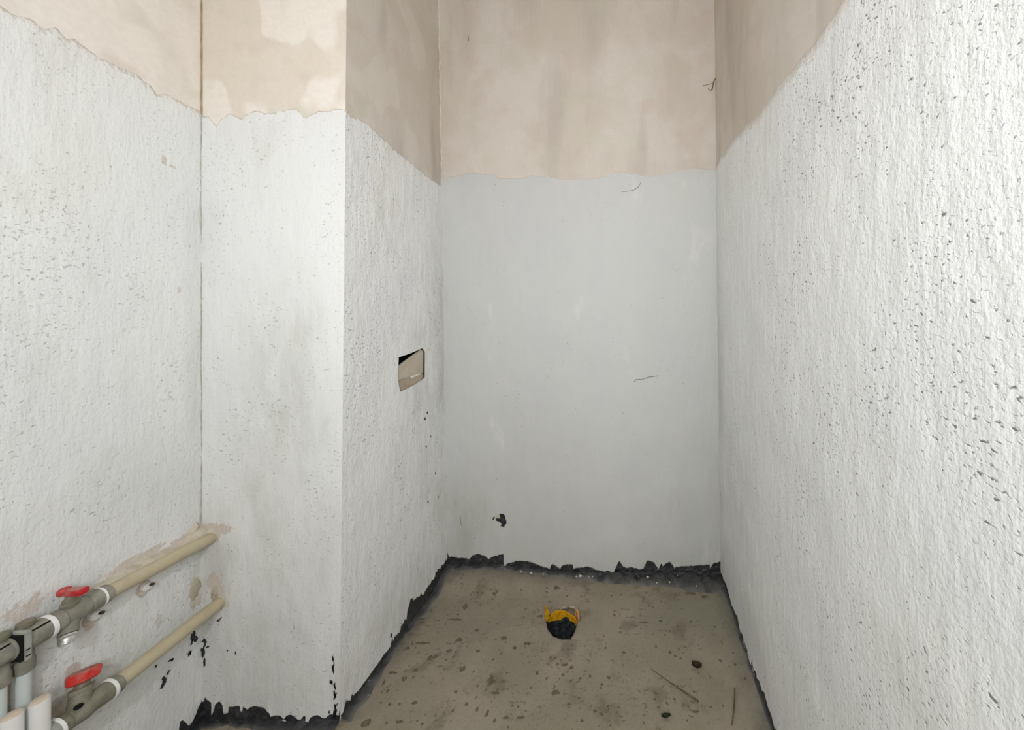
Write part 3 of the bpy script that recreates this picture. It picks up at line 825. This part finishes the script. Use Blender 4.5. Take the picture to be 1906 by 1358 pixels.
def strip(name, pts, mat, th=.0025):
    """pts: (x, y, z_low, z_high) along a bent sheet"""
    bm = bmesh.new(); cols = []
    n = len(pts)
    for i, (x, y, a, b) in enumerate(pts):
        x0, y0 = pts[max(i-1, 0)][:2]; x1, y1 = pts[min(i+1, n-1)][:2]
        d = Vector((x1 - x0, y1 - y0)).normalized(); nn = Vector((-d.y, d.x)) * th
        col = []
        for t in (0, .35, .7, 1):
            col.append((bm.verts.new(DL(x, y, a + (b - a) * t)), bm.verts.new(DL(x + nn.x, y + nn.y, a + (b - a) * t))))
        cols.append(col)
    for A, B in zip(cols, cols[1:]):
        for j in range(3):
            bm.faces.new((A[j][0], B[j][0], B[j+1][0], A[j+1][0])); bm.faces.new((A[j][1], A[j+1][1], B[j+1][1], B[j][1]))
        bm.faces.new((A[3][0], B[3][0], B[3][1], A[3][1])); bm.faces.new((A[0][0], A[0][1], B[0][1], B[0][0]))
    for cc in (cols[0], cols[-1]):
        for j in range(3): bm.faces.new((cc[j][0], cc[j+1][0], cc[j+1][1], cc[j][1]))
    return bmobj(name, bm, mat, drain)
strip('collar', [(-.293, 1.311, -.006, .008), (-.287, 1.319, -.008, .016), (-.276, 1.325, -.012, .022), (-.262, 1.329, -.014, .024), (-.247, 1.331, -.015, .022), (-.232, 1.330, -.014, .018), (-.218, 1.327, -.014, .013), (-.205, 1.321, -.012, .010), (-.195, 1.313, -.012, .012), (-.188, 1.303, -.012, .006)], M_YELLOW)
o = strip('collar_tab', [(-.3115, 1.322, -.002, .045), (-.308, 1.318, -.006, .052), (-.303, 1.317, -.009, .048), (-.2985, 1.318, -.008, .036), (-.2945, 1.320, -.008, .026)], M_YELLOW, .006)
strip('collar_tab', [(-.198, 1.328, .0, .026), (-.191, 1.321, -.004, .034), (-.185, 1.313, -.006, .030), (-.182, 1.305, -.006, .014)], mat_simple('orange_plastic', (.52, .22, .05), .55, .3, var=(.55, .36, .20), vs=70), .006)
# crumpled pale film over the back of the collar
bm = bmesh.new(); G = []
for i in range(13):
    row = []
    for j in range(8):
        x = -.268 + .080 * i / 12; y = 1.341 + (.026 + .020 * math.sin(math.pi * i / 12)) * j / 7 * (1 + .3 * nz(i * .7, 2, 0, 1))
        e = min(i, 12 - i, 7 - j) / 3
        z = floor_z(x, y) - .002 + min(1, e) * (.017 + .018 * nz(x, y, 3, 55)) * (1 - j / 8) + (.006 if j == 0 else 0)
        row.append(bm.verts.new(DL(x + .004 * nz(x, y, 1, 80), y, z)))
    G.append(row)
for i in range(12):
    for j in range(7): bm.faces.new((G[i][j], G[i+1][j], G[i+1][j+1], G[i][j+1]))
bmobj('crumpled_film', bm, M_FILM, drain, sharp=50)

# ------------------------------------------------------------------ upper water pipe with shut-off valve and manifold
AX, AZ = -1.200, .553
up = empty('upper_water_pipe', (AX, .70, .0))
tag(up, 'cream water pipe with small red wing valve and grey manifold on left wall', 'water pipe', None)
U = lambda x, y, z: Vector((x - AX, y - .70, z))
# pipe runs into the shaft
lathe('pipe', U(AX, .775, AZ), U(AX - .002, 1.012, .538), [(0, .0165), (.235, .0165)], M_PPR, up, 28)
lathe('coupling', U(AX, .772, AZ), U(AX - .002, .83, AZ - .002), [(0, .0195), (.002, .0205), (.022, .0205), (.0235, .0185)], M_GREY, up, 28)
lathe('tape_ring', U(AX, .7805, AZ), U(AX, .80, AZ), [(0, .0222), (.0035, .0225), (.0042, .0205)], M_TAPE, up, 28)
vb = lathe('valve_body', U(AX, .716, AZ), U(AX, .80, AZ), [(0, .0215), (.003, .0225), (.012, .0225), (.014, .0205), (.022, .0195), (.028, .0215), (.036, .0225), (.044, .0210), (.048, .0195), (.050, .0215), (.062, .0218), (.066, .0222)], M_GREY, up, 28)
lathe('valve_stem', U(AX, .742, AZ + .015), U(AX, .742, AZ + .08), [(0, .0125), (.010, .0125), (.012, .010), (.018, .0095), (.019, .0065), (.032, .006)], M_OLIVE, vb, 20)
bm = bmesh.new()
HZ = AZ + .049
add_box(bm, U(AX + .016, .742, HZ), (.034, .0150, .0125), .003, Matrix.Rotation(math.radians(-4), 3, 'Y'))
add_box(bm, U(AX - .006, .742, HZ), (.016, .0115, .0095), .003)
add_lathe(bm, U(AX - .012, .742, HZ - .0055), U(AX - .012, .742, HZ + .01), [(0, .0085), (.003, .0095), (.009, .0095), (.0115, .0075)], 16)
bmobj('wing_handle', bm, M_RED, vb)
bm = bmesh.new()
add_box(bm, U(AX + .014, .7415, HZ + .0062), (.026, .010, .002), .0008, Matrix.Rotation(math.radians(-4), 3, 'Y'))
bmobj('handle_dust', bm, M_DUSTRED, vb)
# strainer leg pointing down towards the room
sl = lathe('strainer_leg', U(AX + .004, .742, AZ - .006), U(AX + .024, .722, AZ - .044), [(0, .0125), (.020, .012), (.024, .013), (.030, .013)], M_GREY, vb, 20)
lathe('strainer_cap', U(AX + .0175, .7285, AZ - .031), U(AX + .026, .720, AZ - .047), [(0, .0118), (.003, .0125), (.006, .0105), (.009, .0112), (.014, .0092), (.017, .0085)], M_STEEL, vb, 18)
lathe('tape_ring', U(AX, .7085, AZ), U(AX, .73, AZ), [(0, .0235), (.0012, .0246), (.006, .0246), (.007, .0225)], M_TAPE, up, 28)
mb = lathe('manifold_body', U(AX, .560, AZ), U(AX, .72, AZ), [(0, .022), (.104, .022), (.106, .0236), (.128, .0236), (.136, .0228), (.149, .0232)], M_GREY, up, 32)
bm = bmesh.new()
add_box(bm, U(AX + .0145, .693, AZ + .0178), (.0030, .030, .0030), .0006)
add_box(bm, U(AX + .0140, .620, AZ + .0165), (.0030, .085, .0030), .0006)
bmobj('seam', bm, M_DARK, mb)
for k, yk in enumerate((.6885, .6605, .6325)):
    kb = lathe('bleed_knob', U(AX - .002, yk, AZ + .020), U(AX - .002, yk, AZ + .06), [(0, .0085), (.006, .0085), (.0065, .0105), (.0075, .0112), (.0145, .0108), (.0160, .0092), (.0162, 0)], M_OLIVE, mb, 18)
# square clamp holding two manifold sections
bm = bmesh.new()
add_box(bm, U(AX, .6755, AZ), (.0555, .0085, .0565), .0032)
cl = bmobj('clamp', bm, M_CLAMP, up)
bm = bmesh.new()
add_box(bm, U(AX + .0005, .6695, AZ), (.0500, .0045, .0510), .002)
bmobj('clamp_gap', bm, M_DARK, cl)
bm = bmesh.new()
for dz in (-.006, -.018): add_box(bm, U(AX + .0278, .6745, AZ + dz), (.0012, .0050, .0022), .0004)
bmobj('clamp_slot', bm, M_DARK, cl)
for yk in (.690, .6625):
    so = lathe('outlet_socket', U(-1.207, yk, AZ - .012), U(-1.207, yk, AZ - .09), [(0, .0105), (.030, .0110), (.034, .0125), (.046, .0122), (.054, .0118), (.056, .0092)], M_GREY, up, 22)
    lathe('outlet_pipe', U(-1.209, yk, AZ - .06), U(-1.211, yk, .004), [(0, .0088), (.548, .0088)], M_WHITEPIPE, up, 20)

lathe('end_plug', U(AX, .548, AZ), U(AX, .58, AZ), [(0, .010), (.002, .0235), (.013, .0250), (.016, .0235)], M_OLIVE, up, 24, 6, .03)
# mortar bedding the upper pipe to the wall
bm = bmesh.new(); rr = []
for i in range(48):
    y = .782 + (1.0 - .782) * i / 47
    zc = AZ - .016 * (y - .775) / .235
    hgt = .020 + .004 * nz(y, 1, 0, 40) + .012 * max(0, nz(y, 3, 0, 22)) + (.016 * sstep(.955, .99, y)) - .012 * (1 - sstep(.78, .80, y))
    prof = [(XL + .001, zc + hgt + .004), (XL + .007, zc + hgt * .96), (XL + .016, zc + hgt * .88), (XL + .028 + .003 * nz(y, 9, 0, 30), zc + .0145), (AX + .002, zc + .013), (AX, zc), (XL + .001, zc - .004)]
    rr.append([bm.verts.new(U(x, y, z)) for x, z in prof])
for A, B in zip(rr, rr[1:]):
    for j in range(6): bm.faces.new((A[j], B[j], B[j+1], A[j+1]))
bm.faces.new(rr[0][::-1]); bm.faces.new(rr[-1])
bmobj('mortar_bed', bm, M_MORTAR_PALE, up, sharp=60)

# rough rendered strip behind the outlet pipes
bm = bmesh.new(); rr = []
for i in range(24):
    z = .30 + .20 * i / 23
    yc = .678 + .006 * nz(z, 0, 0, 15); hw = .010 + .003 * nz(z, 4, 0, 25)
    rr.append([bm.verts.new(P_left(yc + s * hw, z, .001 + h * (.010 + .003 * nz(z, s, 2, 60)))) for s, h in ((-1, 0), (-.7, .8), (0, 1), (.7, .8), (1, 0))])
for A, B in zip(rr, rr[1:]):
    for j in range(4): bm.faces.new((A[j], A[j+1], B[j+1], B[j]))
bmobj('mortar_ridge', bm, M_MORTAR, wall_left, sharp=60)

# ------------------------------------------------------------------ lower water pipe with round red tap
BX, BZ = -1.175, .345
lo = empty('lower_water_pipe', (BX, .70, 0))
tag(lo, 'cream water pipe with round red hand wheel and white capped outlets, low on left wall', 'water pipe')
Lw = lambda x, y, z: Vector((x - BX, y - .70, z))
lathe('pipe', Lw(BX, .780, BZ), Lw(BX - .002, 1.012, BZ + .006), [(0, .0165), (.234, .0165)], M_PPR, lo, 28)
lathe('coupling', Lw(BX, .776, BZ), Lw(BX, .83, BZ), [(0, .0195), (.002, .0205), (.018, .0205), (.0195, .0185)], M_GREY, lo, 28)
lathe('tape_ring', Lw(BX, .7785, BZ), Lw(BX, .80, BZ), [(0, .0225), (.0012, .0236), (.005, .0236), (.006, .021)], M_TAPE, lo, 28)
tb = lathe('tap_body', Lw(BX, .705, BZ), Lw(BX, .80, BZ), [(0, .020), (.004, .0205), (.014, .0205), (.018, .0185), (.030, .0205), (.040, .0215), (.050, .0195), (.058, .0205), (.074, .0215), (.076, .0205)], M_OLIVE, lo, 28)
b0 = Vector((BX, .737, BZ)); b1 = Vector((BX - .017, .7560, BZ + .064)); bd = (b1 - b0).normalized()
def LB(t): return Lw(*(b0 + bd * t))
lathe('bonnet', LB(.004), LB(.07), [(0, .0165), (.030, .0150), (.033, .0145), (.034, .0165), (.042, .0165), (.043, .0110), (.056, .0100)], M_OLIVE, tb, 22)
hw = lathe('hand_wheel', LB(.0545), LB(.09), [(0, .0125), (.0015, .0185), (.004, .0215), (.018, .0230), (.0205, .0215), (.0212, .016)], M_RED2, tb, 48, 6, .06, sharp=28)
lathe('wheel_top', LB(.0752), LB(.1), [(0, .0205), (.0012, .0195), (.0014, 0)], M_DUSTRED, tb, 36, 6, .05)
lathe('packing_nub', Lw(BX + .012, .732, BZ + .022), Lw(BX + .020, .722, BZ + .030), [(0, .0048), (.010, .0048), (.012, .0035)], M_DARK, tb, 12)
fl = lathe('flange', Lw(BX, .690, BZ), Lw(BX, .72, BZ), [(0, .0205), (.003, .0225), (.013, .0225), (.016, .0205)], M_CLAMP, lo, 28)
lathe('tape_ring', Lw(BX, .7055, BZ), Lw(BX, .72, BZ), [(0, .0228), (.0010, .0238), (.0045, .0238), (.0055, .021)], M_TAPE, lo, 28)
lathe('manifold_body', Lw(BX, .56, BZ), Lw(BX, .70, BZ), [(0, .017), (.132, .017)], M_GREY, lo, 28)
lathe('end_plug', Lw(BX, .548, BZ), Lw(BX, .58, BZ), [(0, .008), (.002, .0185), (.013, .0200), (.016, .0185)], M_OLIVE, lo, 24, 6, .03)
for yk, zt in ((.6865, .434), (.6555, .441)):
    cp = lathe('outlet_cap', Lw(BX + .004, yk, BZ + .005), Lw(BX + .004, yk, .6), [(0, .0122), (zt - BZ - .008, .0122), (zt - BZ - .0055, .0118)], M_CAP, lo, 28)
    lathe('cap_top', Lw(BX + .004, yk, zt - .0008), Lw(BX + .004, yk, .6), [(0, .0119), (.0018, .0112), (.0035, .0090), (.0042, 0)], M_CAPTOP, cp, 28)

# ragged mortar where the pipes enter the shaft
def clod(name, P, u, v, ru, rv, h, mat, parent, seed):
    bm = bmesh.new(); n = 16
    rings = []
    for t, hh in ((1.0, -.001), (.85, .45), (.55, .9), (.25, 1.0)):
        rings.append([bm.verts.new(P(u + ru * t * (1 + .35 * nz(math.cos(2*math.pi*k/n) + seed, math.sin(2*math.pi*k/n), seed, 1.8)) * math.cos(2*math.pi*k/n),
                                     v + rv * t * (1 + .35 * nz(math.cos(2*math.pi*k/n) + seed, math.sin(2*math.pi*k/n), seed, 1.8)) * math.sin(2*math.pi*k/n),
                                     h * hh * (1 + .4 * nz(k, t * 5, seed, .8)))) for k in range(n)])
    for A, B in zip(rings, rings[1:]):
        for k in range(n): bm.faces.new((A[k], A[(k+1) % n], B[(k+1) % n], B[k]))
    bm.faces.new(rings[-1])
    return bmobj(name, bm, mat, parent, sharp=60)
clod('mortar_patch', P_front, -1.212, .552, .022, .020, .010, M_MORTAR_PALE, wall_shaft, 1.)
clod('mortar_patch', P_front, -1.190, .375, .018, .034, .0062, M_MORTAR, wall_shaft, 2.)
clod('mortar_patch', P_left, .980, .395, .020, .040, .0065, M_MORTAR, wall_left, 3.)
clod('mortar_patch', P_left, .982, .562, .018, .030, .012, M_MORTAR_PALE, wall_left, 4.)

# short rusty nail hanging under the lower pipe
nail = empty('nail', (-1.172, 1.0, .31))
tag(nail, 'short rusty nail in shaft wall under the lower pipe end', 'nail')
lathe('shank', (0, .004, 0), (.002, -.03, -.004), [(0, .0014), (.016, .0014)], M_RUST, nail, 8)
lathe('head', (.0012, -.0115, -.002), (.002, -.03, -.005), [(0, .0032), (.002, .0034), (.0026, .0028)], M_RUST, nail, 10)

# ------------------------------------------------------------------ wall plugs on the left wall
def anchor(y, z, r, label, ang):
    a = empty('wall_plug', (XL + .003, y, z))
    tag(a, label, 'wall plug', 'wall plugs under the upper pipe')
    lathe('sleeve', (-.004, 0, 0), (.03, 0, 0), [(0, r), (.0150, r), (.0168, r * .85), (.0170, 0)], M_CAP, a, 18)
    lathe('screw', (.010, .5 * r, .25 * r), (.03, .5 * r + .002, .25 * r), [(0, r * .36), (.007, r * .40), (.0092, r * .36), (.0096, 0)], M_RUST, a, 10)
    bm = bmesh.new(); n = 14
    ring = [bm.verts.new((.0035, 1.5 * r * math.cos(2*math.pi*k/n) * (1 + .3 * nz(k, z, y, 1.3)), -.4 * r + 1.7 * r * math.sin(2*math.pi*k/n) * (1 + .3 * nz(k, y, z, 1.7)))) for k in range(n)]
    ring0 = [bm.verts.new((-.003, v.co.y * 1.2, v.co.z * 1.2)) for v in ring]
    bm.faces.new(ring)
    for k in range(n): bm.faces.new((ring[k], ring0[k], ring0[(k+1) % n], ring[(k+1) % n]))
    bmobj('chipped_mortar', bm, M_MORTAR_PALE, a)
anchor(.877, .498, .0088, 'white plastic wall plug with rusty screw, below the bare middle of the upper pipe', .3)
anchor(.792, .503, .0092, 'broken white wall plug with rusty screw, just under the red wing valve', 1.)

# ------------------------------------------------------------------ litter on the floor
def stalk(label, pts, r):
    c = Vector(pts[1])
    bm = bmesh.new()
    tube_path(bm, [Vector(p) - c for p in pts], r, 7)
    o = bmobj('dry_stalk', bm, M_STRAW); o.location = c
    tag(o, label, 'stalk')
fz = floor_z
stalk('longer dry brown stalk lying aslant on the cement floor', [(.084, 1.138, .005), (.118, 1.114, .0050), (.153, 1.090, .0052), (.190, 1.067, .0048), (.221, 1.047, .0046)], [.0010, .0014, .0018, .0022, .0026])
stalk('shorter dry stalk on the cement floor near the right wall foot', [(.343, 1.083, .005), (.336, 1.062, .0052), (.325, 1.033, .0050), (.314, 1.008, .0048), (.305, .990, .0045)], [.0022, .0018, .0020, .0017, .0014])
def leaf(label, x, y, L, Wd, rz, mat, curl):
    bm = bmesh.new(); n = 9; cols = []
    for i in range(n):
        t = i / (n - 1); w = Wd * math.sin(math.pi * min(1, t * .92 + .06)) ** .7
        cols.append([bm.verts.new(((t - .5) * L, s * w, .0035 + curl * (abs(s) ** 1.6) + curl * .8 * (t - .5) ** 2 * 2)) for s in (-1, -.5, 0, .5, 1)])
    for A, B in zip(cols, cols[1:]):
        for j in range(4): bm.faces.new((A[j], A[j+1], B[j+1], B[j]))
    bmesh.ops.solidify(bm, geom=bm.faces[:], thickness=.0012)
    o = bmobj('dry_leaf', bm, mat, sharp=60)
    o.location = (x, y, fz(x, y) - .0004); o.rotation_euler = (0, 0, rz)
    tag(o, label, 'leaf')
leaf('curled brown dry leaf scrap beyond the stalks near the right wall', .236, 1.144, .032, .010, -.2, M_LEAF, .012)
leaf('dark greenish leaf scrap near the longer stalk', .118, 1.010, .028, .006, .1, M_GLEAF, .006)
